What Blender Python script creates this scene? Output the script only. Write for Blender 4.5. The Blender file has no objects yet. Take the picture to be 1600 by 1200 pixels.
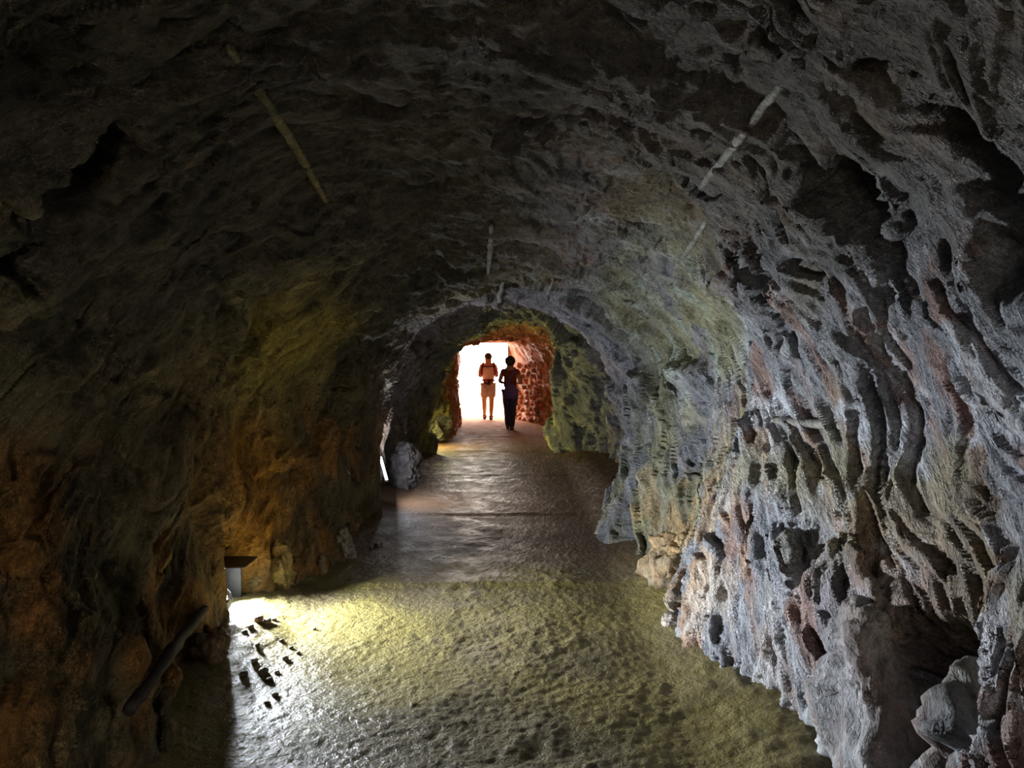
import bpy, bmesh, math, random
import numpy as np
from mathutils import Vector, Matrix

# ------------------------------------------------------------------ camera, world, exposure
SC = bpy.context.scene
COL = SC.collection
CAM_H, FPX, TILT = 1.70, 1200.0, math.atan(45 / 1200)
cam_d = bpy.data.cameras.new('camera')
cam = bpy.data.objects.new('camera', cam_d); COL.objects.link(cam)
cam.location = (0, 0, CAM_H)
cam.rotation_euler = (math.pi / 2 - TILT, 0, 0)
cam_d.sensor_width = 36; cam_d.lens = 36 * FPX / 1600
cam_d.clip_start = 0.02
SC.camera = cam
SC.view_settings.view_transform = 'Standard'
SC.view_settings.look = 'None'
SC.view_settings.gamma = 1
SC.view_settings.exposure = -0.12
SC.view_settings.use_curve_mapping = False
SC.cycles.max_bounces = 4
SC.cycles.diffuse_bounces = 4
SC.cycles.glossy_bounces = 2
SC.cycles.sample_clamp_indirect = 6
SC.cycles.adaptive_threshold = .02

world = bpy.data.worlds.new('overcast_daylight'); SC.world = world
world.use_nodes = True
bgn = world.node_tree.nodes['Background']
bgn.inputs[0].default_value = (1.0, 0.89, 0.79, 1)
bgn.inputs[1].default_value = 24.0
# the daylight comes in only through the tunnel mouth: sampling portal in the opening
pd = bpy.data.lights.new('daylight_portal', 'AREA'); pd.shape = 'RECTANGLE'; pd.size = 1.7; pd.size_y = 2.3
pd.cycles.is_portal = True
po = bpy.data.objects.new('daylight_portal', pd); COL.objects.link(po)
po.location = (-.8, 21.4, 1.05); po.rotation_euler = (-math.pi / 2, 0, 0)

ca, sa = math.cos(TILT), math.sin(TILT)
def P(px, py, d):
    """world point that the photograph shows at px,py at distance d along the tunnel"""
    x = (px - 800) / FPX; y = (600 - py) / FPX
    k = d / (ca + y * sa)
    return Vector((x * k, d, CAM_H + k * (-sa + y * ca)))
def project(V):
    X, Y, Z = V[..., 0], V[..., 1], V[..., 2] - CAM_H
    f = Y * ca - Z * sa; u = Y * sa + Z * ca
    f = np.where(f > .05, f, .05)
    return 800 + FPX * X / f, 600 - FPX * u / f, f

# ------------------------------------------------------------------ numpy noise
_rng = np.random.RandomState(11)
PERM = np.concatenate([_rng.permutation(256)] * 3).astype(np.int32)
GR = _rng.normal(size=(256, 3)).astype(np.float32); GR /= np.linalg.norm(GR, axis=1)[:, None]
RND = _rng.rand(256, 8).astype(np.float32)
def perlin(p, seed=0):
    p = p.astype(np.float32) + np.float32(seed * 17.31)
    i = np.floor(p); f = p - i; i = i.astype(np.int32) & 255
    w = f * f * f * (f * (f * 6 - 15) + 10)
    out = 0
    for dx in (0, 1):
        ax = PERM[(i[..., 0] + dx) & 255]; wx = w[..., 0] if dx else 1 - w[..., 0]
        for dy in (0, 1):
            ay = PERM[ax + ((i[..., 1] + dy) & 255)]; wy = w[..., 1] if dy else 1 - w[..., 1]
            for dz in (0, 1):
                g = GR[PERM[ay + ((i[..., 2] + dz) & 255)]]
                wz = w[..., 2] if dz else 1 - w[..., 2]
                out = out + (g[..., 0] * (f[..., 0] - dx) + g[..., 1] * (f[..., 1] - dy) + g[..., 2] * (f[..., 2] - dz)) * wx * wy * wz
    return out * 1.5
def fbm(p, o=4, seed=0, gain=.5):
    r = 0; a = 1.0
    for k in range(o):
        r = r + a * perlin(p * 2.03 ** k, seed + k); a *= gain
    return r
def facet(q, seed=0, slope=.8, soft=22):
    """broken rock: every cell is one tilted plane with its own offset"""
    q = q.astype(np.float32) + np.float32(seed * 7.77)
    c = np.floor(q).astype(np.int32)
    num = np.zeros(q.shape[:-1], np.float32); den = np.full(q.shape[:-1], 1e-12, np.float32)
    for dx in (-1, 0, 1):
        for dy in (-1, 0, 1):
            for dz in (-1, 0, 1):
                h = PERM[PERM[PERM[(c[..., 0] + dx) & 255] + ((c[..., 1] + dy) & 255)] + ((c[..., 2] + dz) & 255)]
                r = RND[h]
                ex = q[..., 0] - (c[..., 0] + dx + r[..., 0]); ey = q[..., 1] - (c[..., 1] + dy + r[..., 1]); ez = q[..., 2] - (c[..., 2] + dz + r[..., 2])
                w = np.exp(-soft * (ex * ex + ey * ey + ez * ez))
                num += w * ((r[..., 3] - .5) + slope * ((r[..., 4] - .5) * ex + (r[..., 5] - .5) * ey + (r[..., 6] - .5) * ez) * 2); den += w
    return num / den
# foliation of the rock: planes strike across the tunnel and dip towards the viewer
FN = np.array((.18, -.76, .62)); FN /= np.linalg.norm(FN)
FA = np.array((1, 0, 0)) - FN * FN[0]; FA /= np.linalg.norm(FA)
FB = np.cross(FN, FA)
FOL = np.stack([FA, FB, FN], 1)
def fol(p): return p @ FOL
def smooth(a, b, x):
    t = np.clip((x - a) / (b - a), 0, 1); return t * t * (3 - 2 * t)

def warped(p):
    return fol(p) + .22 * np.stack([perlin(p * 1.7, 31), perlin(p * 1.7, 32), perlin(p * 1.7, 33)], -1) \
                  + .025 * np.stack([perlin(p * 6.0, 34), perlin(p * 6.0, 35), perlin(p * 6.0, 36)], -1)
def rock_relief(p):
    """the big blocks"""
    wq = warped(p)
    r = .15 * fbm(p * .8, 2, 3)
    r = r + .17 * facet(wq * np.array((.8, .9, 1.9)), 1, .8, 22)
    f = .07 * facet(wq * np.array((1.9, 1.0, 4.5)), 2, 1.3, 26)
    return r + np.where(f > 0, f * .45, f)
def rock_detail(p):
    """broken faces, open joints and grain, measured on the blocks themselves"""
    wq = warped(p)
    r = .032 * facet(wq * np.array((4.2, 1.5, 10.0)), 3, 1.8, 40)
    r = np.where(r > 0, r * .5, r)
    r = r + .018 * facet(wq * np.array((9, 3.0, 21.0)), 4, 1.8, 36)
    n = perlin(wq * np.array((1.3, .6, 4.2)), 19)
    r = r + .07 * np.exp(-(n / .022) ** 2) * smooth(-.05, .3, perlin(p * 1.1, 20))
    n = perlin(wq * np.array((3.4, 1.0, 9)), 21)
    r = r + .022 * np.exp(-(n / .04) ** 2) * smooth(-.05, .35, perlin(p * 2.3, 22))
    return r + .008 * fbm(fol(p) * np.array((14, 6, 22)), 3, 12, .6)

# ------------------------------------------------------------------ rock colours (mineral stains, with dimness painted into the left side and the top)
def lerp(a, b, t): return a + (np.asarray(b, np.float32) - a) * t[..., None]
def rock_tint(p):
    X, Y, Z = p[..., 0], p[..., 1], p[..., 2]
    q = fol(p)
    n1 = fbm(p * .7, 3, 41); n2 = fbm(p * 1.3, 3, 47); n3 = fbm(q * np.array((1.5, 1.0, 4.5)), 3, 53); n4 = fbm(p * 3.1, 3, 59)
    side = smooth(-.5, .7, X + .25 * n1)
    c = np.zeros(p.shape, np.float32) + np.array((.15, .115, .052), np.float32)           # left: ochre brown, deepened in place of the dimmer light there
    c = lerp(c, (.105, .095, .066), smooth(1.2, 2.4, Z + .4 * n2) )  # upper left darker still: dimness put into the colour
    c = lerp(c, (.28, .288, .315), side)                                                     # right: blue grey schist
    c = lerp(c, (.33, .16, .035), smooth(.1, .55, n2 + .15) * (1 - side) * smooth(1.9, .9, Z))   # orange iron stain
    c = lerp(c, (.27, .16, .13), smooth(.0, .4, n3 + .3 * n1) * side * .85)               # purple brown bands
    c = lerp(c, (.30, .26, .13), smooth(.2, .6, n1 - .1 * n3) * .7)                        # yellow
    c = lerp(c, (.40, .43, .47), smooth(.18, .5, n4 + .5 * n3) * side * .75)              # pale quartz
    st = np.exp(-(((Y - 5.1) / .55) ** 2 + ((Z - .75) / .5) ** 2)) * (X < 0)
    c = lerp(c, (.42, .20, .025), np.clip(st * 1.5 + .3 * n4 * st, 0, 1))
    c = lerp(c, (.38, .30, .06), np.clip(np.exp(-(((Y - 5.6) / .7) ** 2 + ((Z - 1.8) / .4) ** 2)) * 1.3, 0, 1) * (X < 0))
    c = lerp(c, (.095, .078, .054), smooth(1.7, 2.5, Z + .25 * n2) * smooth(8.5, 6.0, Y) * (.85 - .35 * smooth(4.0, 5.5, Y) * side))  # brown roof rock, darkened towards the viewer to imitate fading light
    rec = smooth(4.9, 5.5, Y) * smooth(8.3, 7.2, Y) * smooth(.6, 1.0, X)
    c = lerp(c, (.34, .33, .19), rec * smooth(-.4, .3, n2) * .85)
    c = lerp(c, (.36, .42, .36), rec * smooth(.1, .5, n3) * .8)
    c = lerp(c, (.30, .26, .26), smooth(8.0, 9, Y) * .6)
    c = lerp(c, (.20, .20, .15), smooth(12.0, 13.0, Y) * .85)
    c = lerp(c, (.40, .36, .11), smooth(12.8, 13.5, Y) * smooth(.0, .35, n4 + .3 * n2))
    och = np.exp(-(((Y - 5.6) / 1.5) ** 2 + ((Z - .4) / .7) ** 2)) * (X > 0)
    c = lerp(c, (.36, .23, .09), och * smooth(-.2, .35, n4 + n3) * .9)
    c = lerp(c, (.27, .15, .16), np.exp(-(((Y - 2.9) / .5) ** 2 + ((Z - .7) / .45) ** 2)) * (X > 0) * .4)
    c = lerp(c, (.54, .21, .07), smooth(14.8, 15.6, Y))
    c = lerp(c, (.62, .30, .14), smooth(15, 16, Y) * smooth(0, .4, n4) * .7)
    c = c * (1 + .35 * n4 + .25 * n3)[..., None]
    return np.clip(c, .012, .9)

# ------------------------------------------------------------------ materials
def mat(name):
    m = bpy.data.materials.new(name); m.use_nodes = True
    return m, m.node_tree.nodes, m.node_tree.links, m.node_tree.nodes['Principled BSDF']
def rock_material(name, attr='tint', rough=(.38, .75), bump=.85):
    m, N, L, B = mat(name)
    at = N.new('ShaderNodeAttribute'); at.attribute_name = attr
    geo = N.new('ShaderNodeNewGeometry')
    rot = N.new('ShaderNodeMapping'); rot.vector_type = 'TEXTURE'
    rot.inputs['Rotation'].default_value = (math.radians(50), math.radians(8), 0)
    rot.inputs['Scale'].default_value = (1, 2.2, .33)
    L.new(geo.outputs['Position'], rot.inputs['Vector'])
    def noise(s, det, vec, ro=.6, dist=0):
        n = N.new('ShaderNodeTexNoise'); n.inputs['Scale'].default_value = s; n.inputs['Detail'].default_value = det
        n.inputs['Roughness'].default_value = ro; n.inputs['Distortion'].default_value = dist
        L.new(vec, n.inputs['Vector']); return n
    a = noise(9, 5, rot.outputs[0], .72); b = noise(42, 3, geo.outputs['Position'], .75); c = noise(2.2, 1, rot.outputs[0], .6)
    # colour: tint * value variation
    mr = N.new('ShaderNodeMapRange'); mr.inputs[1].default_value = .3; mr.inputs[2].default_value = .7; mr.inputs[3].default_value = .38; mr.inputs[4].default_value = 1.6
    ab = N.new('ShaderNodeMath'); ab.operation = 'MULTIPLY_ADD'; L.new(b.outputs[0], ab.inputs[0]); ab.inputs[1].default_value = .5; ab.inputs[2].default_value = -.25
    ac = N.new('ShaderNodeMath'); ac.operation = 'ADD'; L.new(ab.outputs[0], ac.inputs[0]); L.new(a.outputs[0], ac.inputs[1])
    L.new(ac.outputs[0], mr.inputs[0])
    vm = N.new('ShaderNodeVectorMath'); vm.operation = 'SCALE'
    L.new(at.outputs['Color'], vm.inputs[0]); L.new(mr.outputs[0], vm.inputs['Scale'])
    L.new(vm.outputs[0], B.inputs['Base Color'])
    rr = N.new('ShaderNodeMapRange'); rr.inputs[1].default_value = .35; rr.inputs[2].default_value = .65; rr.inputs[3].default_value = rough[0]; rr.inputs[4].default_value = rough[1]
    L.new(c.outputs[0], rr.inputs[0]); L.new(rr.outputs[0], B.inputs['Roughness'])
    ad = N.new('ShaderNodeMath'); ad.operation = 'MULTIPLY_ADD'; L.new(b.outputs[0], ad.inputs[0]); ad.inputs[1].default_value = .45; L.new(a.outputs[0], ad.inputs[2])
    bp = N.new('ShaderNodeBump'); bp.inputs['Strength'].default_value = bump; bp.inputs['Distance'].default_value = .08
    L.new(ad.outputs[0], bp.inputs['Height']); L.new(bp.outputs[0], B.inputs['Normal'])
    return m
M_ROCK = rock_material('wet_schist_rock')
M_STONE = rock_material('loose_stone', rough=(.5, .85), bump=.5)

def mud_material():
    m, N, L, B = mat('wet_olive_mud')
    geo = N.new('ShaderNodeNewGeometry')
    def noise(s, det, ro=.6, vec=geo.outputs['Position']):
        n = N.new('ShaderNodeTexNoise'); n.inputs['Scale'].default_value = s; n.inputs['Detail'].default_value = det; n.inputs['Roughness'].default_value = ro
        L.new(vec, n.inputs['Vector']); return n
    at = N.new('ShaderNodeAttribute'); at.attribute_name = 'tint'
    a = noise(75, 3, .75); b = noise(4, 2); c = noise(22, 2)
    mr = N.new('ShaderNodeMapRange'); mr.inputs[1].default_value = .3; mr.inputs[2].default_value = .7; mr.inputs[3].default_value = .65; mr.inputs[4].default_value = 1.3
    L.new(a.outputs[0], mr.inputs[0])
    vm = N.new('ShaderNodeVectorMath'); vm.operation = 'SCALE'; L.new(at.outputs['Color'], vm.inputs[0]); L.new(mr.outputs[0], vm.inputs['Scale'])
    L.new(vm.outputs[0], B.inputs['Base Color'])
    rr = N.new('ShaderNodeMapRange'); rr.inputs[1].default_value = .35; rr.inputs[2].default_value = .65; rr.inputs[3].default_value = .34; rr.inputs[4].default_value = .55
    L.new(b.outputs[0], rr.inputs[0])
    sp = N.new('ShaderNodeSeparateXYZ'); L.new(geo.outputs['Position'], sp.inputs[0])
    dry = N.new('ShaderNodeMapRange'); dry.inputs[1].default_value = 11; dry.inputs[2].default_value = 17; dry.inputs[3].default_value = 0; dry.inputs[4].default_value = .4   # drier towards the exit
    L.new(sp.outputs['Y'], dry.inputs[0])
    rs = N.new('ShaderNodeMath'); rs.operation = 'ADD'; L.new(rr.outputs[0], rs.inputs[0]); L.new(dry.outputs[0], rs.inputs[1])
    L.new(rs.outputs[0], B.inputs['Roughness']); B.inputs['Specular IOR Level'].default_value = .25
    ad = N.new('ShaderNodeMath'); ad.operation = 'MULTIPLY_ADD'; L.new(a.outputs[0], ad.inputs[0]); ad.inputs[1].default_value = .5; L.new(c.outputs[0], ad.inputs[2])
    bp = N.new('ShaderNodeBump'); bp.inputs['Strength'].default_value = .75; bp.inputs['Distance'].default_value = .022
    L.new(ad.outputs[0], bp.inputs['Height']); L.new(bp.outputs[0], B.inputs['Normal'])
    return m
M_MUD = mud_material()

def simple(name, col, rough=.7, metal=0, emit=None, es=0, var=.25, scale=40, bump=.15):
    m, N, L, B = mat(name)
    n = N.new('ShaderNodeTexNoise'); n.inputs['Scale'].default_value = scale; n.inputs['Detail'].default_value = 3
    tc = N.new('ShaderNodeTexCoord'); L.new(tc.outputs['Object'], n.inputs['Vector'])
    mr = N.new('ShaderNodeMapRange'); mr.inputs[1].default_value = .3; mr.inputs[2].default_value = .7; mr.inputs[3].default_value = 1 - var; mr.inputs[4].default_value = 1 + var
    L.new(n.outputs[0], mr.inputs[0])
    vm = N.new('ShaderNodeVectorMath'); vm.operation = 'SCALE'; vm.inputs[0].default_value = col
    L.new(mr.outputs[0], vm.inputs['Scale']); L.new(vm.outputs[0], B.inputs['Base Color'])
    B.inputs['Roughness'].default_value = rough; B.inputs['Metallic'].default_value = metal
    if bump:
        bp = N.new('ShaderNodeBump'); bp.inputs['Strength'].default_value = bump; bp.inputs['Distance'].default_value = .01
        L.new(n.outputs[0], bp.inputs['Height']); L.new(bp.outputs[0], B.inputs['Normal'])
    if emit:
        B.inputs['Emission Color'].default_value = (*emit, 1); B.inputs['Emission Strength'].default_value = es
    return m

# ------------------------------------------------------------------ object helpers
def tag(o, label=None, cat=None, group=None, kind=None):
    if label: o['label'] = label
    if cat: o['category'] = cat
    if group: o['group'] = group
    if kind: o['kind'] = kind
    return o
def link(name, me, m=None, parent=None):
    o = bpy.data.objects.new(name, me); COL.objects.link(o)
    if m and me is not None: me.materials.append(m)
    if parent: o.parent = parent
    return o
def empty(name, loc):
    o = bpy.data.objects.new(name, None); o.empty_display_size = .1; COL.objects.link(o); o.location = loc; return o
def grid_mesh(name, V, tint=None, nrm=None, flip=False):
    """V: (n,m,3) array of points -> quad sheet"""
    n, m_ = V.shape[:2]
    me = bpy.data.meshes.new(name)
    me.vertices.add(n * m_); me.vertices.foreach_set('co', V.astype(np.float32).ravel())
    ii = np.arange(n * m_, dtype=np.int32).reshape(n, m_)
    a, b, c, d = ii[:-1, :-1], ii[1:, :-1], ii[1:, 1:], ii[:-1, 1:]
    F = np.stack([a, d, c, b] if flip else [a, b, c, d], -1).reshape(-1, 4)
    me.loops.add(F.size); me.loops.foreach_set('vertex_index', F.ravel())
    me.polygons.add(len(F)); me.polygons.foreach_set('loop_start', np.arange(0, F.size, 4, dtype=np.int32))
    me.update(calc_edges=True)
    me.polygons.foreach_set('use_smooth', np.ones(len(F), bool))
    if tint is not None: put_tint(me, tint)
    if nrm is not None: me.normals_split_custom_set_from_vertices(nrm.reshape(-1, 3))
    return me
def put_tint(me, tint):
    at = me.color_attributes.new('tint', 'FLOAT_COLOR', 'POINT')
    c = np.ones((len(me.vertices), 4), np.float32); c[:, :3] = np.asarray(tint).reshape(-1, 3)
    at.data.foreach_set('color', c.ravel())
def grid_normals(V):
    du = np.gradient(V, axis=0); dv = np.gradient(V, axis=1)
    n = np.cross(du, dv); n /= np.linalg.norm(n, axis=-1, keepdims=True) + 1e-9
    return n

# ------------------------------------------------------------------ the tunnel: cross-sections from left foot over the crown to right foot
NEAR = [(-1.6, -.25), (-1.9, .5), (-2.05, 1.0), (-2.05, 1.6), (-1.75, 2.3), (-1.0, 2.9), (-.1, 3.15), (.85, 3.0), (1.5, 2.5), (1.75, 1.8), (1.7, 1.1), (1.45, .5), (1.2, -.25)]
SECT = [
 (-6.0, [(x * .02, 1.2 + (z - 1.2) * .02) for x, z in NEAR]),
 (-5.8, [(x * .6, 1.2 + (z - 1.2) * .6) for x, z in NEAR]),
 (-5.0, NEAR), (2.0, NEAR),
 (3.2, [(-1.52, -.25), (-1.75, .5), (-1.95, 1.0), (-2.0, 1.6), (-1.7, 2.3), (-1.0, 2.85), (-.1, 3.05), (.8, 2.95), (1.45, 2.45), (1.7, 1.8), (1.6, 1.1), (1.38, .5), (1.2, -.25)]),
 (4.5, [(-1.64, -.25), (-1.8, .5), (-1.9, 1.0), (-1.9, 1.5), (-1.6, 2.15), (-.95, 2.68), (-.1, 2.86), (.65, 2.8), (1.16, 2.5), (1.34, 1.8), (1.3, 1.15), (1.16, .5), (1.02, -.25)]),
 (4.58, [(-1.68, -.25), (-1.72, .5), (-1.76, 1.0), (-1.86, 1.5), (-1.58, 2.15), (-.94, 2.67), (-.1, 2.85), (.65, 2.79), (1.16, 2.49), (1.36, 1.8), (1.32, 1.15), (1.17, .5), (1.02, -.25)]),
 (4.74, [(-2.02, -.25), (-2.03, .34), (-1.70, .62), (-1.78, 1.35), (-1.56, 2.13), (-.93, 2.65), (-.1, 2.83), (.65, 2.77), (1.17, 2.48), (1.42, 1.8), (1.38, 1.15), (1.2, .5), (1.01, -.25)]),
 (5.02, [(-1.98, -.25), (-1.99, .34), (-1.70, .62), (-1.78, 1.35), (-1.52, 2.11), (-.91, 2.62), (-.1, 2.78), (.65, 2.72), (1.19, 2.44), (1.52, 1.8), (1.49, 1.15), (1.26, .5), (1.0, -.25)]),
 (5.2, [(-1.6, -.25), (-1.72, .5), (-1.8, 1.0), (-1.8, 1.5), (-1.5, 2.1), (-.9, 2.6), (-.1, 2.76), (.65, 2.7), (1.2, 2.42), (1.55, 1.8), (1.52, 1.15), (1.28, .5), (1.0, -.25)]),
 (6.4, [(-1.42, -.25), (-1.52, .5), (-1.6, 1.0), (-1.6, 1.5), (-1.38, 2.0), (-.85, 2.42), (-.1, 2.58), (.6, 2.5), (1.1, 2.25), (1.5, 1.75), (1.5, 1.12), (1.22, .5), (.95, -.25)]),
 (7.2, [(-1.44, -.25), (-1.5, .5), (-1.55, 1.0), (-1.5, 1.5), (-1.3, 1.95), (-.8, 2.32), (-.1, 2.46), (.55, 2.4), (1.05, 2.15), (1.52, 1.72), (1.38, 1.1), (1.05, .5), (.86, -.25)]),
 (7.7, [(-1.47, -.25), (-1.52, .5), (-1.52, 1.0), (-1.45, 1.45), (-1.25, 1.92), (-.78, 2.28), (-.1, 2.4), (.5, 2.34), (.98, 2.08), (1.28, 1.6), (1.08, 1.0), (.96, .5), (.82, -.25)]),
 (8.05, [(-1.48, -.25), (-1.52, .55), (-1.5, 1.0), (-1.4, 1.45), (-1.2, 1.92), (-.75, 2.25), (-.1, 2.36), (.48, 2.3), (.92, 2.02), (1.4, 1.6), (1.5, 1.0), (1.45, .5), (1.4, -.25)]),
 (9.0, [(-1.57, -.25), (-1.54, .6), (-1.46, 1.06), (-1.31, 1.44), (-1.12, 1.9), (-.7, 2.2), (-.1, 2.28), (.4, 2.18), (.8, 1.87), (1.08, 1.44), (1.2, 1.02), (1.38, .6), (1.4, -.25)]),
 (9.45, [(-2.0, -.25), (-2.2, .6), (-2.2, 1.06), (-2.1, 1.5), (-1.8, 2.1), (-1.0, 2.55), (-.1, 2.65), (.6, 2.6), (1.3, 2.2), (1.8, 1.6), (1.9, 1.05), (1.9, .6), (1.8, -.25)]),
 (12.4, [(-1.55, -.25), (-1.62, .6), (-1.58, 1.1), (-1.5, 1.6), (-1.3, 2.1), (-.7, 2.45), (0, 2.6), (.6, 2.55), (1.2, 2.2), (1.6, 1.6), (1.7, 1.05), (1.7, .6), (1.6, -.25)]),
 (13.3, [(-1.44, -.25), (-1.38, .5), (-1.26, .97), (-1.16, 1.55), (-1.0, 1.93), (-.5, 2.2), (.2, 2.42), (.65, 2.3), (.95, 1.95), (.86, 1.5), (.84, 1.05), (.86, .6), (.9, -.25)]),
 (13.75, [(-2.0, -.25), (-2.05, .5), (-1.9, .97), (-1.45, 1.5), (-1.1, 2.0), (-.5, 2.35), (.2, 2.42), (.7, 2.3), (.95, 1.9), (.8, 1.5), (.76, 1.05), (.74, .6), (.74, -.25)]),
 (14.5, [(-1.7, -.25), (-1.7, .5), (-1.6, .97), (-1.35, 1.5), (-1.1, 2.0), (-.5, 2.3), (.2, 2.36), (.7, 2.25), (1.0, 1.9), (.95, 1.5), (.95, 1.05), (.95, .6), (.95, -.25)]),
 (15.0, [(-1.22, -.25), (-1.27, .5), (-1.29, 1.0), (-1.25, 1.5), (-1.1, 1.93), (-.5, 2.2), (.2, 2.3), (.7, 2.2), (1.1, 1.9), (1.2, 1.5), (1.2, 1.05), (1.2, .6), (1.2, -.25)]),
 (18.0, [(-1.32, -.25), (-1.34, .5), (-1.34, 1.0), (-1.3, 1.5), (-1.2, 1.88), (-.5, 2.1), (.1, 2.15), (.5, 2.08), (.8, 1.85), (.92, 1.5), (.97, 1.05), (1.0, .6), (1.02, -.25)]),
 (20.6, [(-1.52, -.25), (-1.52, .5), (-1.52, 1.0), (-1.5, 1.6), (-1.38, 2.0), (-.9, 2.07), (-.6, 2.07), (-.4, 2.07), (-.12, 2.04), (.0, 1.6), (.0, 1.0), (.0, .5), (.0, -.25)]),
 (21.2, [(-1.52, -.25), (-1.52, .5), (-1.52, 1.0), (-1.5, 1.6), (-1.38, 2.0), (-.9, 2.07), (-.6, 2.07), (-.4, 2.07), (-.12, 2.04), (.0, 1.6), (.0, 1.0), (.0, .5), (.0, -.25)]),
]
SD = np.array([s[0] for s in SECT]); SP = np.array([s[1] for s in SECT])          # (S,13,2)
NU = 720
dep = np.concatenate([np.linspace(-6, 1.2, 70, endpoint=False), np.exp(np.linspace(math.log(1.2), math.log(9.0), 640, endpoint=False)),
                      np.linspace(9.0, 14.8, 230, endpoint=False), np.linspace(14.8, 21.2, 150)])
def section_at(d):
    C = np.stack([[np.interp(d, SD, SP[:, k, j]) for j in (0, 1)] for k in range(13)])   # (13,2,nd)
    return np.moveaxis(C, 2, 0)                                                          # (nd,13,2)
CP = section_at(dep)
uu = np.linspace(0, 12, NU)
k0 = np.clip(np.floor(uu).astype(int), 0, 11); t = (uu - k0)[None, :, None]
g = lambda k: CP[:, np.clip(k, 0, 12)]
p0, p1, p2, p3 = g(k0 - 1), g(k0), g(k0 + 1), g(k0 + 2)
XZ = .5 * (2 * p1 + (p2 - p0) * t + (2 * p0 - 5 * p1 + 4 * p2 - p3) * t ** 2 + (3 * p1 - p0 - 3 * p2 + p3) * t ** 3)
BASE = np.zeros((len(dep), NU, 3)); BASE[..., 0] = XZ[..., 0]; BASE[..., 2] = XZ[..., 1]; BASE[..., 1] = dep[:, None]
# outward direction inside the cross-section
tang = np.gradient(XZ, axis=1); tang /= np.linalg.norm(tang, axis=-1, keepdims=True) + 1e-9
OUT = np.zeros_like(BASE); OUT[..., 0] = -tang[..., 1]; OUT[..., 2] = tang[..., 0]
AMP = np.interp(dep, [-6, -5, 7, 9, 13, 15, 19.5, 20.6, 21.2], [.2, 1, 1, .75, 1.15, .8, .5, .15, .1])[:, None]
relief = rock_relief(BASE)
DISP = AMP * relief
DISP = DISP * (1 - .8 * (np.exp(-((BASE[..., 1] - 4.8) / .6) ** 2) + np.exp(-((BASE[..., 1] - 8.7) / .6) ** 2)) * smooth(1.3, .5, BASE[..., 2]) * (BASE[..., 0] < 0))
DISP = DISP * (1 - .45 * smooth(1.8, 2.6, BASE[..., 1]) * smooth(6.5, 5.2, BASE[..., 1]) * smooth(2.2, 1.5, BASE[..., 2]) * (BASE[..., 0] > 0))   # flat cleavage face on the right
VV = BASE + OUT * DISP[..., None]

def surf_on(V):
    sx, sy, sf = project(V)
    ok = (V[..., 1] > 1.0)
    def surf(px, py, r=9):
        m = ok & (np.abs(sx - px) < r) & (np.abs(sy - py) < r)
        if not m.any(): return surf(px, py, r * 2)
        idx = np.argwhere(m); f = sf[m]
        i, j = idx[np.argmin(f)]
        near = f < f.min() + .3
        sel = idx[near]; dd = (sx[sel[:, 0], sel[:, 1]] - px) ** 2 + (sy[sel[:, 0], sel[:, 1]] - py) ** 2
        return Vector(V[tuple(sel[np.argmin(dd)])])
    return surf
surf = surf_on(VV)
# hollows and bosses that the photograph shows in the rock (place, radius, stretch up/along, depth outwards)
def boss(c, r, amount, sharp=2.0, st=(1, 1, 1), seed=0):
    global VV
    dv = (BASE + OUT * DISP[..., None] - np.array(c)) / np.array(st)
    m = (np.abs(dv[..., 1]) < r * 2.2) & (np.abs(dv[..., 2]) < r * 2.2) & (np.abs(dv[..., 0]) < r * 2.5)
    q = BASE[m]
    d = np.linalg.norm(dv[m], axis=-1) / r + .35 * fbm(q * 2.5 / r * .5, 3, 71 + seed)
    w = np.clip(1 - d, 0, 1); w = smooth(0, 1 / sharp, w)
    VV[m] += OUT[m] * (amount * w)[..., None]
boss(surf(140, 300), .30, .5, 2.4, (1, .7, 1.7), 1)         # black cleft high on the left
boss(surf(1340, 310), .25, .2, 2.0, (1, 1, 1), 2)
boss(surf(1470, 1125), .34, 1.6, 2.6, (1, 1, 1.2), 3)        # black hole low on the right
boss(surf(1210, 470), .2, .12, 2.0, (1, 1, 1.4), 5)
boss(surf(1180, 630), .13, .14, 2.0, (1, 1, 1), 6)
boss(surf(600, 560), .3, .08, 2.0, (1, 1, 1), 7)
boss(surf(400, 500), .3, .16, 2.0, (1, 1, 1), 8)
NRM = grid_normals(VV)
if NRM[len(dep) // 2, 5, 0] < 0: NRM = -NRM
quiet = 1 - (.6 * np.exp(-((BASE[..., 1] - 4.8) / .5) ** 2) + .7 * np.exp(-((BASE[..., 1] - 8.7) / .5) ** 2)) * smooth(1.0, .4, BASE[..., 2]) * (BASE[..., 0] < 0)
VV = VV - NRM * (np.clip(AMP * 1.1, 0, 1) * quiet * rock_detail(VV))[..., None]
NRM = grid_normals(VV)
if NRM[len(dep) // 2, 5, 0] < 0: NRM = -NRM
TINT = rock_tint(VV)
UL, UR = 275, 455
surf = surf_on(VV)
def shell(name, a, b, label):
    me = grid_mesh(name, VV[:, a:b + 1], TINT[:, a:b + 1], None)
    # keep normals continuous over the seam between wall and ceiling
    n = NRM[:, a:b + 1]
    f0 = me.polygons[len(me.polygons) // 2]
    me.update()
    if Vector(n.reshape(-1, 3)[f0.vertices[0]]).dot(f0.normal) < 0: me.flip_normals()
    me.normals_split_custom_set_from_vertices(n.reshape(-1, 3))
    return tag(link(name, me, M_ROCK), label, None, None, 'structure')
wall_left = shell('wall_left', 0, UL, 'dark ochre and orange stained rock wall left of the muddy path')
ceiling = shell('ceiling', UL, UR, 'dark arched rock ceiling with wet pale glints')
wall_right = shell('wall_right', UR, NU - 1, 'blue grey and purple banded rock wall right of the path')

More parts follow.
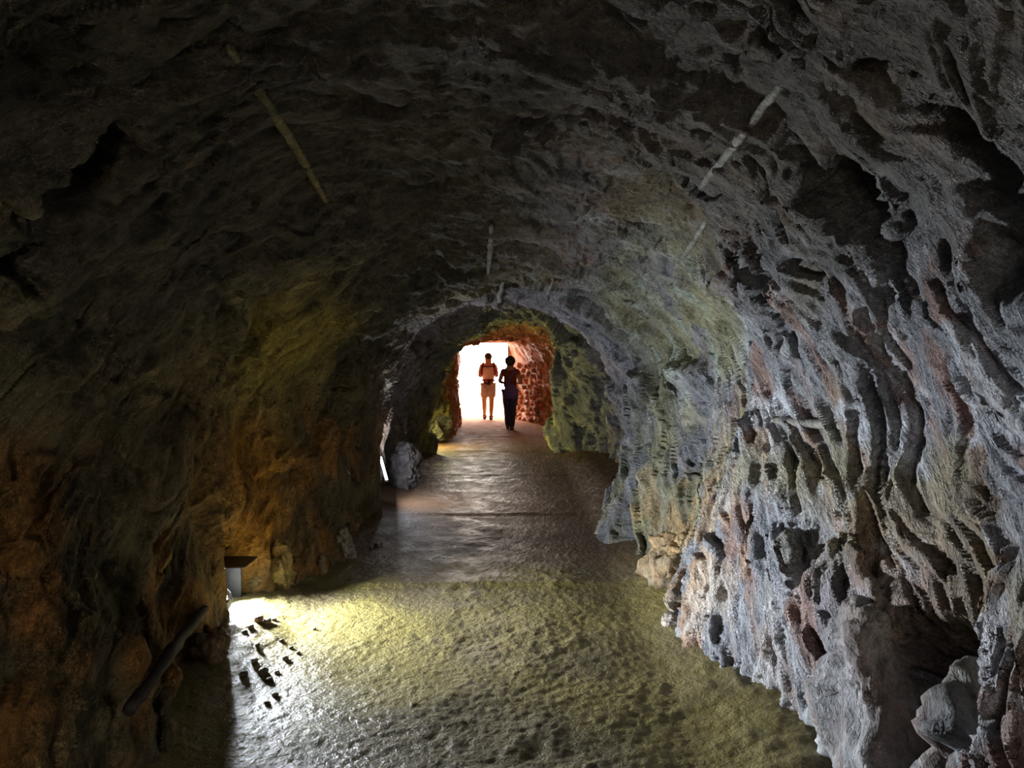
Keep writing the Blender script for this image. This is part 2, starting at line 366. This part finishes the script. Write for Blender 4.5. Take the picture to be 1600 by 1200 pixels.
# ------------------------------------------------------------------ floor
fd = np.concatenate([np.linspace(-6, 1.2, 40, endpoint=False), np.exp(np.linspace(math.log(1.2), math.log(21.5), 620)), np.linspace(21.7, 34, 40)])
fx = np.concatenate([np.linspace(-3.2, -2.0, 12, endpoint=False), np.linspace(-2.0, 2.0, 420), np.linspace(2.1, 3.2, 12)])
BARS = [3.02, 5.66, 8.2, 10.9, 13.55, 16.1]
def floor_z(X, Y):
    p = np.stack([X, Y, X * 0], -1)
    z = .008 * fbm(p * 1.1, 2, 81) + .003 * fbm(p * 5, 3, 85) + .0030 * fbm(p * 23, 3, 88, .7)
    z = z + .006 * smooth(.1, .6, fbm(p * np.array((2.2, 1.4, 1)), 2, 91)) * (1 - 2 * np.abs(perlin(p * np.array((7, 5, 1)), 93)))   # trodden ruts
    edge = np.minimum(X + 1.5, 1.0 - X)
    z = z + .09 * smooth(.25, -.25, edge) + .008 * smooth(.3, 0, edge) * fbm(p * 9, 2, 97)
    for b in BARS:
        yy = Y - b - .05 * perlin(p * .9, 99)
        z = z + .013 * np.exp(-(yy / .05) ** 2) * (.6 + .5 * perlin(p * 3, 98)) - .004 * np.exp(-((yy + .12) / .06) ** 2)
    far = smooth(20.2, 21, Y)
    return z * (1 - .8 * far)
FX, FY = np.meshgrid(fx, fd)
FZ = floor_z(FX, FY)
FV = np.stack([FX, FY, FZ], -1)
fp = np.stack([FX, FY, FX * 0], -1)
fn, fn2 = fbm(fp * .8, 3, 101), fbm(fp * 2.6, 3, 104)
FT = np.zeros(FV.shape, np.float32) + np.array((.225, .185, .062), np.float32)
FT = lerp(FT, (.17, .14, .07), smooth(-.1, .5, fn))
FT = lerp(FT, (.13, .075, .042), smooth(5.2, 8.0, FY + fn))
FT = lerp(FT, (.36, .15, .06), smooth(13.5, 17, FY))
FT = FT * (1 + .14 * fn2)[..., None]
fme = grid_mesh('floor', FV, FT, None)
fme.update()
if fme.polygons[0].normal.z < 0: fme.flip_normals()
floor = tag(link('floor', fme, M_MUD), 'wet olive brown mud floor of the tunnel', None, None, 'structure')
def fz(x, y): return float(floor_z(np.array([x], float), np.array([y], float))[0])

# ------------------------------------------------------------------ rock pieces
def lump_mesh(name, size, seed, sub=4, rough=1.0, pointed=0.0, off=(0, 0, 0), colour=None, mixc=.7):
    """faceted stone standing on its base at the local origin; off = its world place (for the stains)"""
    bm = bmesh.new(); bmesh.ops.create_icosphere(bm, subdivisions=sub, radius=1)
    v = np.array([x.co for x in bm.verts])
    s = np.array(size) / 2
    q = np.sign(v) * np.abs(v) ** .75
    q = q / np.abs(q).max()
    q = q * (1 - pointed * np.clip(q[:, 2:3] * .5 + .5, 0, 1) * np.array((1, 1, 0)))
    m = s.min()
    w = q * s
    f = .35 * facet(w / m * .9, seed, 1.0) + .16 * facet(w / m * 2.2, seed + 5, 1.0) + .06 * facet(w / m * 5, seed + 8, 1.0) + .05 * fbm(w / m * 5, 3, seed)
    w = w + v * (f * m * rough)[:, None]
    w[:, 2] += s[2] * .92
    for x, c in zip(bm.verts, w): x.co = c
    me = bpy.data.meshes.new(name); bm.to_mesh(me); bm.free()
    me.polygons.foreach_set('use_smooth', np.ones(len(me.polygons), bool))
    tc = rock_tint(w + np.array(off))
    if colour is not None: tc = lerp(tc, colour, np.full(len(tc), mixc)) * (1 + .4 * fbm((w + np.array(off)) * 6, 3, seed))[:, None]
    put_tint(me, np.clip(tc, .01, .9))
    return me
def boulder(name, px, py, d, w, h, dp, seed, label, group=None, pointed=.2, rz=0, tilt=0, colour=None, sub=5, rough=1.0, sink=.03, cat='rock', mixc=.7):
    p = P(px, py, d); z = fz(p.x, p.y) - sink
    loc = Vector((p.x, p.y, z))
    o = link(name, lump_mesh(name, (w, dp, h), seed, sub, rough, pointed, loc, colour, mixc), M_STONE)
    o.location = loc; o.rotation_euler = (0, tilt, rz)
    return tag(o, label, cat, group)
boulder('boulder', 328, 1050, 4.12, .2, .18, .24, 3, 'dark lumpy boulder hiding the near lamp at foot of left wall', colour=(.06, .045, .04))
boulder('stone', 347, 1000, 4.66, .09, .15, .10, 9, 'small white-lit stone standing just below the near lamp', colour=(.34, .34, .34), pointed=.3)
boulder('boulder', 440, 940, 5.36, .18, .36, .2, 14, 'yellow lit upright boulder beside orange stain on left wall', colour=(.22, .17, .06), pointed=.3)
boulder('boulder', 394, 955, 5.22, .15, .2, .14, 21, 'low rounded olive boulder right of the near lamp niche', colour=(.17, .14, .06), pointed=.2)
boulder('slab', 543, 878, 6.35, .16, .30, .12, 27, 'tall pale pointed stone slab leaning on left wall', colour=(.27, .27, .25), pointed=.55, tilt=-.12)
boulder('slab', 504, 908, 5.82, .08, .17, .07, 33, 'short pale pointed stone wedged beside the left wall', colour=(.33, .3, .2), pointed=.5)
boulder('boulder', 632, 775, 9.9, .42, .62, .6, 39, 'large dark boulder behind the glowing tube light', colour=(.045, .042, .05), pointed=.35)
boulder('boulder', 1050, 945, 5.5, .5, .34, .7, 77, 'brown stained rock toe jutting from foot of right wall', colour=(.20, .13, .07), pointed=.5, rough=1.0)
boulder('slab', 1352, 1215, 2.95, .40, .68, .72, 51, 'grey upright rock slab left of the black hole, lower right', colour=(.20, .215, .21), pointed=.55, rough=1.0, mixc=.45)
boulder('slab', 1535, 1250, 2.5, .40, .62, .4, 58, 'grey rock slab right of the black hole in bottom corner', colour=(.17, .185, .18), pointed=.4, rough=1.0, mixc=.45)

# ------------------------------------------------------------------ lamps
M_BLACK = simple('black_plastic', (.012, .012, .013), .5)
M_WHITE = simple('white_plastic', (.7, .72, .75), .4)
M_CABLE = simple('pale_blue_cable', (.45, .52, .58), .45)
def box_bm(bm, c, s, M=None):
    r = bmesh.ops.create_cube(bm, size=1)
    for v in r['verts']:
        v.co = Vector((v.co.x * s[0] + c[0], v.co.y * s[1] + c[1], v.co.z * s[2] + c[2]))
        if M: v.co = M @ v.co
    return r['verts']
def bm_obj(name, bm, m, parent=None, bevel=0, smooth_=False):
    if bevel: bmesh.ops.bevel(bm, geom=bm.edges[:], offset=bevel, segments=2, affect='EDGES', profile=.6)
    me = bpy.data.meshes.new(name); bm.to_mesh(me); bm.free()
    if smooth_: me.polygons.foreach_set('use_smooth', np.ones(len(me.polygons), bool))
    return link(name, me, m, parent)
def tube_mesh(name, pts, rad, seg=10, wob=0, seed=0):
    pts = [Vector(p) for p in pts]; n = len(pts)
    rnd = random.Random(seed); V = []; F = []
    rads = rad if hasattr(rad, '__len__') else [rad] * n
    for i, p in enumerate(pts):
        t = (pts[min(i + 1, n - 1)] - pts[max(i - 1, 0)]).normalized()
        a = t.orthogonal().normalized() if i == 0 else (pa - t * pa.dot(t)).normalized()
        pa = a; b = t.cross(a)
        for k in range(seg):
            r = rads[i] * (1 + wob * (rnd.random() - .5))
            V.append(p + (a * math.cos(2 * math.pi * k / seg) + b * math.sin(2 * math.pi * k / seg)) * r)
    for i in range(n - 1):
        for k in range(seg):
            F.append((i * seg + k, i * seg + (k + 1) % seg, (i + 1) * seg + (k + 1) % seg, (i + 1) * seg + k))
    F.append(tuple(range(seg))[::-1]); F.append(tuple(range((n - 1) * seg, n * seg)))
    me = bpy.data.meshes.new(name); me.from_pydata([tuple(v) for v in V], [], F); me.update()
    me.polygons.foreach_set('use_smooth', np.ones(len(me.polygons), bool))
    return me
def tube_lamp(a, b, colour, power, aim, label, hood=False, es=30, spread=180):
    """LED tube between world points a (foot) and b (top), lit side towards aim"""
    a, b = Vector(a), Vector(b)
    root = empty('tube_light', a); tag(root, label, 'lamp')
    ax = (b - a); ln = ax.length; z = ax.normalized()
    f = Vector(aim).normalized(); f = (f - z * f.dot(z)).normalized(); s = z.cross(f)
    R = Matrix((s, f, z)).transposed().to_4x4()           # local: y = lit side, z = along the tube
    M_T = simple('tube_glow', colour, .4, emit=colour, es=es, var=0, bump=0)
    link('tube', tube_mesh('tube', [R @ Vector((0, 0, ln * (.05 + .9 * i / 8))) for i in range(9)], .013), M_T, root)
    bm = bmesh.new(); box_bm(bm, (0, -.022, ln / 2), (.036, .014, ln), R); bm_obj('housing', bm, M_BLACK if hood else M_WHITE, root, .002)
    for zz in (.02, .98):
        link('end_cap', tube_mesh('end_cap', [R @ Vector((0, -.004, ln * zz - .012)), R @ Vector((0, -.004, ln * zz + .012))], .019), M_WHITE, root)
    lk = bpy.data.lights.new('tube_light_beam', 'AREA'); lk.shape = 'RECTANGLE'; lk.size = .03; lk.size_y = ln * .9
    lk.energy = power; lk.spread = math.radians(spread); lk.color = colour
    lo = bpy.data.objects.new('tube_light_beam', lk); COL.objects.link(lo); lo.parent = root
    # area light shines along its local -Z, long side along local Y
    Rl = Matrix((z.cross(-f), z, -f)).transposed().to_4x4()
    lo.matrix_local = Matrix.Translation(R @ Vector((0, .02, ln / 2))) @ Rl
    return root

lamp1 = tube_lamp(P(353, 942, 4.9), P(348, 884, 4.92), (.86, .93, 1.0), 135, (1, -.22, .22), 'near tube light hidden in wall niche under a black hood at left', hood=True, es=20, spread=128)
# black hood over the near lamp, with a drop plate on the viewer's side; lid widened to shade the ceiling
tp = P(348, 878, 4.92) - Vector(lamp1.location)
hb = bmesh.new(); box_bm(hb, (tp.x + .075, tp.y, tp.z), (.22, .25, .012)); box_bm(hb, (tp.x - .02, tp.y - .12, tp.z - .06), (.10, .012, .12))
box_bm(hb, (tp.x + .015, tp.y + .125, tp.z - .14), (.12, .012, .28)); bm_obj('hood', hb, M_BLACK, lamp1, .003)  # far cheek plate is added, keeps lamp light off the adjoining wall
pts = [P(349, 918, 4.78), P(357, 926, 4.76), P(361, 936, 4.73), P(358, 946, 4.72), P(350, 955, 4.72)]
link('cable', tube_mesh('cable', [p - lamp1.location for p in pts], .012), M_CABLE, lamp1)
lamp2 = tube_lamp(P(605, 752, 8.66), P(594, 712, 8.72), (.82, .88, 1.0), 42, (1, .25, .65), 'glowing white tube light standing aslant against the left wall', es=20)
lamp3 = tube_lamp(P(655, 680, 14.05), P(659, 640, 14.1), (1.0, .93, .40), 55, (1, -.2, .5), 'yellow tube light tucked in far left niche before the exit', es=12)

# ------------------------------------------------------------------ drill marks and the dry stone wall
def mark(name, pix, rad, m, parent, n=14, seed=0, lift=0.0, colour=None, taper=.25):
    pix = np.array(pix, float); tt = np.linspace(0, len(pix) - 1, n)
    q = np.stack([np.interp(tt, np.arange(len(pix)), pix[:, k]) for k in (0, 1)], 1)
    S = np.array([surf(a, b) for a, b in q])
    K = np.polynomial.polynomial.polyfit(tt, S, 2); S = .55 * np.polynomial.polynomial.polyval(tt, K).T + .45 * S
    c = np.array((0, 0, 1.3)); 
    dirs = np.stack([-S[:, 0], S[:, 0] * 0, 1.3 - S[:, 2]], 1); dirs /= np.linalg.norm(dirs, axis=1)[:, None]
    S = S + dirs * lift
    rads = [rad * (taper + (1 - taper) * math.sin(math.pi * (.08 + .84 * i / (n - 1))) ** .5) for i in range(n)]
    me = tube_mesh(name, S, rads, 8, .35, seed)
    if colour is not None:
        v = np.array([x.co for x in me.vertices]); put_tint(me, np.clip(np.array(colour) * (1 + .5 * fbm(v * 8, 3, seed))[:, None], .01, .9))
    return link(name, me, m, parent)
for i, (pix, rad, par) in enumerate([
    ([(352, 70), (400, 140), (455, 215), (518, 335)], .024, ceiling), ([(1228, 125), (1160, 210), (1092, 298)], .024, ceiling), ([(1105, 345), (1082, 380), (1058, 415)], .022, wall_right),
    ([(768, 350), (765, 390), (762, 432)], .022, ceiling), ([(786, 445), (782, 460), (778, 476)], .026, ceiling), ([(864, 438), (856, 458), (850, 474)], .02, ceiling), ([(683, 448), (687, 462), (692, 478)], .018, ceiling),
    ([(1205, 655), (1250, 662), (1330, 668)], .024, wall_right)]):
    mark('drill_mark', pix, rad, M_STONE, par, seed=i, lift=rad * .1, colour=(.20, .17, .08) if i == 0 else (.26, .25, .22))
dark_strip = mark('crease_strip', [(172, 1128), (215, 1075), (262, 1010), (300, 962)], .028, simple('crease_dark', (.035, .026, .018), .7, bump=.4), None, seed=20, lift=.09, taper=.7)  # strip added in place of a dark, shaded crease in the rock
tag(dark_strip, 'dark strip standing in for a shaded crease aslant on the lower left wall', 'dark_strip')

rnd = random.Random(5)
STONE_ME = []
for k in range(8):
    me = lump_mesh('stone', (.22, .17, .15), 60 + k, 2, .5, 0, (0, 17, .5), [(.52, .27, .16), (.56, .22, .10), (.42, .24, .17), (.64, .38, .24)][k % 4], .85)
    me.materials.append(M_STONE); STONE_ME.append(me)
k = 0
for r in range(11):
    py = 570 + r * 8.4
    x0, x1 = (808, 850) if py < 590 else (804, 862)
    x = x0 + rnd.uniform(0, 5)
    while x < x1:
        p = surf(x, py + rnd.uniform(-1.5, 1.5), 3)
        if p.y > 15.6:
            o = bpy.data.objects.new('stone', STONE_ME[k % 8]); COL.objects.link(o); o.parent = wall_right
            o.location = p + Vector((-.01, -.01, -.08)); o.rotation_euler = (rnd.uniform(-.3, .3), rnd.uniform(-.4, .4), math.radians(60) + rnd.uniform(-.4, .4))
            s_ = rnd.uniform(.6, 1.15); o.scale = (s_ * rnd.uniform(.8, 1.2), s_, s_ * rnd.uniform(.75, 1.1)); k += 1
        x += rnd.uniform(6.5, 11)

# loose debris on the lit floor by the near lamp
PEB = []
for k in range(6):
    me = lump_mesh('pebble', (.05, .045, .03), 80 + k, 2, .7, .1, (-1.2, 4.4, 0), [(.22, .13, .08), (.16, .14, .1), (.3, .26, .2)][k % 3], .8); me.materials.append(M_STONE); PEB.append(me)
for i, (px, py, s_) in enumerate([(404, 992, 1.3), (418, 990, 1.1), (428, 985, .7), (392, 1003, .8), (412, 1060, 1.2), (446, 1037, .8), (421, 1071, .8), (430, 1094, .7), (398, 1047, .9), (440, 1012, .6), (383, 1011, .8),
                                  (455, 1020, .6), (466, 1028, .55), (402, 1025, .7), (433, 1058, .6), (418, 1108, .6), (381, 1068, 1.0), (491, 990, .5), (588, 855, .9), (597, 853, .8), (580, 858, .7), (549, 905, .7), (520, 893, .9)]):
    d = CAM_H * FPX / (py - 555); p = P(px, py, d)
    o = bpy.data.objects.new('pebble', PEB[i % 6]); COL.objects.link(o)
    o.location = (p.x, p.y, fz(p.x, p.y) - .004); o.rotation_euler = (0, 0, rnd.uniform(0, 6)); o.scale = (s_, s_, s_)
    if i < 18: tag(o, 'small loose stone scattered on the bright mud below the near lamp', 'stone', 'loose stones by the near lamp')
    else: tag(o, 'small loose stone on dim floor edge near the pale leaning slabs', 'stone', 'loose stones along the left floor edge')

# ------------------------------------------------------------------ the tunnel mouth
M_FRAME = simple('pale_painted_frame', (.55, .42, .34), .7)
tr = empty('trim_1', (-.8, 20.75, 0)); tag(tr, 'pale frame around the bright tunnel exit', kind='structure')
for nm, c, s_ in (('jamb', (.735, 0, 1.0), (.11, .25, 2.1)), ('jamb', (-.72, 0, 1.0), (.09, .25, 2.1)), ('lintel', (0, 0, 2.08), (1.62, .25, .1))):
    bm = bmesh.new(); box_bm(bm, c, s_); bm_obj(nm, bm, M_FRAME, tr, .008)
gp = empty('gate', (-.26, 21.6, 0)); tag(gp, 'slim grey open gate leaf edge inside the bright exit', 'gate')
M_GATE = simple('galvanised_steel', (.25, .25, .26), .5, .3)
link('post', tube_mesh('post', [(0, 0, 0), (0, 0, .7), (0, 0, 1.4), (0, 0, 2.0)], .012), M_GATE, gp)
for zz in (.12, 1.0, 1.9):
    link('rail', tube_mesh('rail', [(0, .02, zz), (.02, .5, zz), (.04, 1.0, zz)], .01), M_GATE, gp)

# ------------------------------------------------------------------ people
def skinned(name, nodes, edges, m, parent, root, sub=2, grow=0.0):
    names = list(nodes); idx = {n: i for i, n in enumerate(names)}
    me = bpy.data.meshes.new(name); me.from_pydata([nodes[n][0] for n in names], [(idx[a], idx[b]) for a, b in edges], []); me.update()
    o = link(name, me, m, parent)
    sk = o.modifiers.new('skin', 'SKIN'); sk.use_smooth_shade = True; sk.branch_smoothing = .6
    if not me.skin_vertices:
        bm = bmesh.new(); bm.from_mesh(me); bm.verts.layers.skin.verify(); bm.to_mesh(me); bm.free()
    for n in names:
        r = nodes[n][1]; r = r if isinstance(r, tuple) else (r, r)
        sv = me.skin_vertices[0].data[idx[n]]
        sv.radius = (r[0] * 1.16 + grow, r[1] * 1.16 + grow); sv.use_root = (n == root)
    ss = o.modifiers.new('subsurf', 'SUBSURF'); ss.levels = sub; ss.render_levels = sub
    return o
def chain(*n): return list(zip(n[:-1], n[1:]))
def person(name_loc, H, J, skin_c, hair_c, label, rz=0):
    k = H / 1.75
    root = empty('person', name_loc); root.rotation_euler = (0, 0, rz); root.scale = (k, k, k); tag(root, label, 'person')
    B = dict(pelvis=((0, 0, .96), (.145, .105)), spine=((0, 0, 1.12), (.128, .095)), chest=((0, .01, 1.30), (.155, .11)), collar=((0, 0, 1.43), (.10, .07)), neck=((0, .005, 1.50), .056),
             jaw=((0, .02, 1.57), .082), skull=((0, .015, 1.65), .095), crown=((0, .01, 1.71), .06), nose=((0, .115, 1.61), .016))
    E = chain('pelvis', 'spine', 'chest', 'collar', 'neck', 'jaw', 'skull', 'crown') + [('jaw', 'nose')]
    for sd, sg in (('l', -1), ('r', 1)):
        B['ear' + sd] = ((sg * .088, 0, 1.62), .014); E.append(('jaw', 'ear' + sd))
        sh, el, wr = J['shoulder'], J['elbow_' + sd], J['wrist_' + sd]
        B['sh' + sd] = ((sg * sh[0], sh[1], sh[2]), .062); B['up' + sd] = (tuple((Vector((sg * sh[0], sh[1], sh[2])) * .5 + Vector(el) * .5)), .050)
        B['el' + sd] = (el, .040); B['wr' + sd] = (wr, .029)
        f = (Vector(wr) - Vector(el)).normalized(); side = f.cross(Vector((0, 0, 1))).normalized(); upv = side.cross(f)
        pal = Vector(wr) + f * .05; B['pa' + sd] = (tuple(pal), (.034, .022))
        E += chain('collar', 'sh' + sd, 'up' + sd, 'el' + sd, 'wr' + sd, 'pa' + sd)
        for fi in range(4):
            o_ = upv * (.027 - .018 * fi); ln = (.07, .08, .075, .058)[fi]
            B[f'f{fi}{sd}a'] = (tuple(pal + f * .045 + o_), .010); B[f'f{fi}{sd}b'] = (tuple(pal + f * (.045 + ln * .6) + o_ - side * sg * .02), .009); B[f'f{fi}{sd}c'] = (tuple(pal + f * (.035 + ln * .75) + o_ - side * sg * .05), .008)
            E += chain('pa' + sd, f'f{fi}{sd}a', f'f{fi}{sd}b', f'f{fi}{sd}c')
        B['t' + sd + 'a'] = (tuple(pal + upv * .045 + f * .01), .011); B['t' + sd + 'b'] = (tuple(pal + upv * .06 + f * .05), .009)
        E += chain('pa' + sd, 't' + sd + 'a', 't' + sd + 'b')
        hp = J['hip']; kn, an = J['knee_' + sd], J['ankle_' + sd]
        B['hp' + sd] = ((sg * hp, 0, .90), .09); B['th' + sd] = (tuple(Vector((sg * hp, 0, .90)) * .5 + Vector(kn) * .5), .078); B['kn' + sd] = (kn, .06)
        cf = Vector(kn) * .6 + Vector(an) * .4 + Vector((0, -.02, 0)); B['cf' + sd] = (tuple(cf), .056); B['an' + sd] = (an, .040)
        hl = Vector(an) + Vector((0, -.03, -.055)); to = Vector(an) + Vector((sg * .02, .16, -.065))
        B['he' + sd] = (tuple(hl), .032); B['to' + sd] = (tuple(to), .03)
        E += chain('pelvis', 'hp' + sd, 'th' + sd, 'kn' + sd, 'cf' + sd, 'an' + sd, 'to' + sd) + [('an' + sd, 'he' + sd)]
    body = skinned('body', B, E, simple('skin_' + str(round(H, 2)), skin_c, .55, bump=.05, var=.08), root, 'pelvis')
    for sg in (-1, 1):
        bm = bmesh.new(); bmesh.ops.create_uvsphere(bm, u_segments=10, v_segments=8, radius=.011); bm_obj('eye', bm, simple('eye_dark', (.03, .02, .015), .2), root, smooth_=True).location = (sg * .032, .088, 1.625)
    # hair: a cap over the back and top of the skull
    bm = bmesh.new(); bmesh.ops.create_icosphere(bm, subdivisions=4, radius=1)
    v = np.array([x.co for x in bm.verts]); n = perlin(v * 4, 7) * .06 + perlin(v * 9, 8) * .04
    for x, q, nn in zip(bm.verts, v, n):
        r = J.get('hair', 1.0) * (1 + nn); x.co = (q[0] * .108 * r, q[1] * .118 * r - .014, 1.655 + q[2] * (.108 if q[2] > 0 else J.get('hair_low', .075)) * r)
    bmesh.ops.delete(bm, geom=[x for x in bm.verts if x.co.y > .045 and x.co.z < 1.675], context='VERTS')
    bm_obj('hair', bm, simple('hair_' + str(round(H, 2)), hair_c, .5, bump=.6, scale=90), root, smooth_=True)
    return root, B
def sub(B, names, scale=None):
    return {n: (B[n][0], B[n][1] if not scale or n not in scale else scale[n]) for n in names}
def strap(name, pts, w, th, m, parent):
    """flat webbing along points, wide in x"""
    n = len(pts); V = []; F = []
    for i, p in enumerate(pts):
        p = Vector(p); t = (Vector(pts[min(i + 1, n - 1)]) - Vector(pts[max(i - 1, 0)])).normalized()
        nn = Vector((0, -1, 0)) if abs(t.y) < .7 else Vector((0, 0, 1)); s = t.cross(nn).normalized(); nn = s.cross(t)
        for a, b in ((-1, -1), (1, -1), (1, 1), (-1, 1)): V.append(tuple(p + s * a * w / 2 + nn * b * th / 2))
    for i in range(n - 1):
        for k in range(4): F.append((i * 4 + k, i * 4 + (k + 1) % 4, (i + 1) * 4 + (k + 1) % 4, (i + 1) * 4 + k))
    F += [(3, 2, 1, 0), tuple((n - 1) * 4 + k for k in range(4))]
    me = bpy.data.meshes.new(name); me.from_pydata(V, [], F); me.update()
    return link(name, me, m, parent)

# man in the exit: pale shirt, red and black carrier harness, beige shorts
mp = P(763, 656, 20.15)
JM = dict(shoulder=(.175, 0, 1.42), elbow_l=(-.235, -.02, 1.15), elbow_r=(.235, -.02, 1.15), wrist_l=(-.15, .21, 1.14), wrist_r=(.15, .21, 1.14), hip=.085,
          knee_l=(-.105, .09, .50), ankle_l=(-.095, .10, .10), knee_r=(.085, .03, .50), ankle_r=(.07, -.12, .10), hair=.98, hair_low=.07)
man, B = person((mp.x, 20.15, fz(mp.x, 20.15)), 1.75, JM, (.62, .38, .28), (.02, .014, .01), 'person in pale shirt, beige shorts and red carrier harness walking out the exit', rz=.05)
M_SHIRT = simple('pale_cotton', (.86, .80, .76), .8)
skinned('shirt', {**sub(B, ['pelvis', 'spine', 'chest', 'collar', 'shl', 'shr', 'upl', 'upr']), 'pelvis': ((0, 0, 1.0), (.15, .11))},
        chain('pelvis', 'spine', 'chest', 'collar') + [('collar', 'shl'), ('collar', 'shr'), ('shl', 'upl'), ('shr', 'upr')], M_SHIRT, man, 'pelvis', 2, .016)
M_SHORT = simple('beige_cotton', (.52, .48, .44), .85)
lk_ = lambda n, f: tuple(Vector(B['hp' + n][0]) * (1 - f) + Vector(B['kn' + n][0]) * f)
skinned('shorts', dict(pelvis=((0, 0, .97), (.155, .12)), hl=(B['hpl'][0], .115), hr=(B['hpr'][0], .115), ml=(lk_('l', .5), .108), mr=(lk_('r', .5), .108), kl=(lk_('l', .88), .095), kr=(lk_('r', .88), .095)),
        [('pelvis', 'hl'), ('pelvis', 'hr'), ('hl', 'ml'), ('hr', 'mr'), ('ml', 'kl'), ('mr', 'kr')], M_SHORT, man, 'pelvis', 2)
M_SHOE = simple('dark_shoe', (.05, .035, .035), .6)
for sd in 'lr':
    a = Vector(B['an' + sd][0])
    skinned('shoe', dict(h=(tuple(a + Vector((0, -.045, -.05))), .042), m_=(tuple(a + Vector((0, .06, -.055))), .046), t=(tuple(a + Vector((0, .17, -.062))), .038), c=(tuple(a + Vector((0, -.02, -.01))), .045)),
            [('h', 'm_'), ('m_', 't'), ('h', 'c')], M_SHOE, man, 'h', 2)
M_RED = simple('red_webbing', (.30, .03, .03), .7); M_BLK = simple('black_webbing', (.02, .015, .015), .7)
for sg in (-1, 1):
    strap('shoulder_strap', [(sg * .13, .14, 1.30), (sg * .135, .10, 1.44), (sg * .135, 0, 1.50), (sg * .15, -.09, 1.45), (sg * .165, -.125, 1.36), (sg * .175, -.115, 1.26), (sg * .18, -.03, 1.2), (sg * .16, .1, 1.16)], .06, .025, M_RED, man)
strap('back_strap', [(x, -.135 + .3 * x * x, 1.40) for x in (-.17, -.1, 0, .1, .17)], .028, .012, M_BLK, man)
strap('waist_belt', [(.165 * math.sin(a), -.13 * math.cos(a), 1.035) for a in np.linspace(-2.6, 2.6, 21)], .075, .02, M_RED, man)
strap('hanging_strap', [(.02, -.145, 1.07), (.02, -.15, .98), (.03, -.15, .90), (.035, -.15, .84)], .05, .015, M_BLK, man)
strap('buckle_strap', [(-.12, -.125, .99), (-.06, -.145, .955), (.02, -.155, .93)], .025, .012, M_BLK, man)

# woman nearer to the viewer: dark red top, blue jeans, purple shoulder bag
wp = P(797, 671, 17.6)
JW = dict(shoulder=(.165, 0, 1.42), elbow_l=(-.255, -.02, 1.16), elbow_r=(.255, -.02, 1.16), wrist_l=(-.16, .2, 1.12), wrist_r=(.17, .2, 1.12), hip=.085,
          knee_l=(-.075, .10, .50), ankle_l=(-.055, .08, .10), knee_r=(.07, .02, .50), ankle_r=(.045, -.10, .10), hair=1.16, hair_low=.105)
wom, B = person((wp.x, 17.6, fz(wp.x, 17.6)), 1.66, JW, (.35, .19, .13), (.012, .009, .008), 'person in dark red top and blue jeans carrying a purple shoulder bag')
M_TOP = simple('dark_red_cotton', (.17, .03, .022), .85)
skinned('top', {**sub(B, ['pelvis', 'spine', 'chest', 'collar', 'shl', 'shr', 'upl', 'upr']), 'pelvis': ((0, 0, .98), (.155, .115))},
        chain('pelvis', 'spine', 'chest', 'collar') + [('collar', 'shl'), ('collar', 'shr'), ('shl', 'upl'), ('shr', 'upr')], M_TOP, wom, 'pelvis', 2, .016)
M_JEAN = simple('blue_denim', (.035, .05, .16), .85)
lk_ = lambda n, a, b, f: tuple(Vector(B[a + n][0]) * (1 - f) + Vector(B[b + n][0]) * f)
nd = dict(pelvis=((0, 0, .97), (.165, .125)))
ed = []
for sd in 'lr':
    nd.update({'h' + sd: (B['hp' + sd][0], .112), 't' + sd: (B['th' + sd][0], .095), 'k' + sd: (B['kn' + sd][0], .073), 'c' + sd: (B['cf' + sd][0], .07), 'a' + sd: (lk_(sd, 'cf', 'an', 1.15), .062)})
    ed += chain('pelvis', 'h' + sd, 't' + sd, 'k' + sd, 'c' + sd, 'a' + sd)
skinned('jeans', nd, ed, M_JEAN, wom, 'pelvis', 2)
for sd in 'lr':
    a = Vector(B['an' + sd][0])
    skinned('shoe', dict(h=(tuple(a + Vector((0, -.045, -.05))), .042), m_=(tuple(a + Vector((0, .06, -.055))), .044), t=(tuple(a + Vector((0, .16, -.062))), .036), c=(tuple(a + Vector((0, -.02, -.01))), .045)),
            [('h', 'm_'), ('m_', 't'), ('h', 'c')], M_BLK, wom, 'h', 2)
M_BAG = simple('purple_fabric', (.10, .05, .28), .7)
s0 = Vector(wom.location)
bag = empty('shoulder_bag', s0 + Vector((.02, -.19, .72))); tag(bag, 'purple shoulder bag hanging on the back of the walking person', 'bag')
bm = bmesh.new(); bmesh.ops.create_icosphere(bm, subdivisions=4, radius=1)
for v in bm.verts:
    q = v.co.copy(); w = 1.08 - .28 * q.z
    v.co = (math.copysign(abs(q.x) ** .7, q.x) * .15 * w, math.copysign(abs(q.y) ** .8, q.y) * .055, .17 + q.z * .18 + .012 * math.sin(q.x * 9 + q.z * 4))
bm_obj('pouch', bm, M_BAG, bag, smooth_=True)
strap('strap', [(-.06, .0, .32), (-.03, .03, .42), (.03, .035, .54), (.085, .06, .65), (.09, .15, .70), (.08, .24, .66), (-.02, .28, .52), (-.12, .26, .38), (-.15, .16, .28), (-.1, .02, .26)], .035, .01, M_BAG, bag)
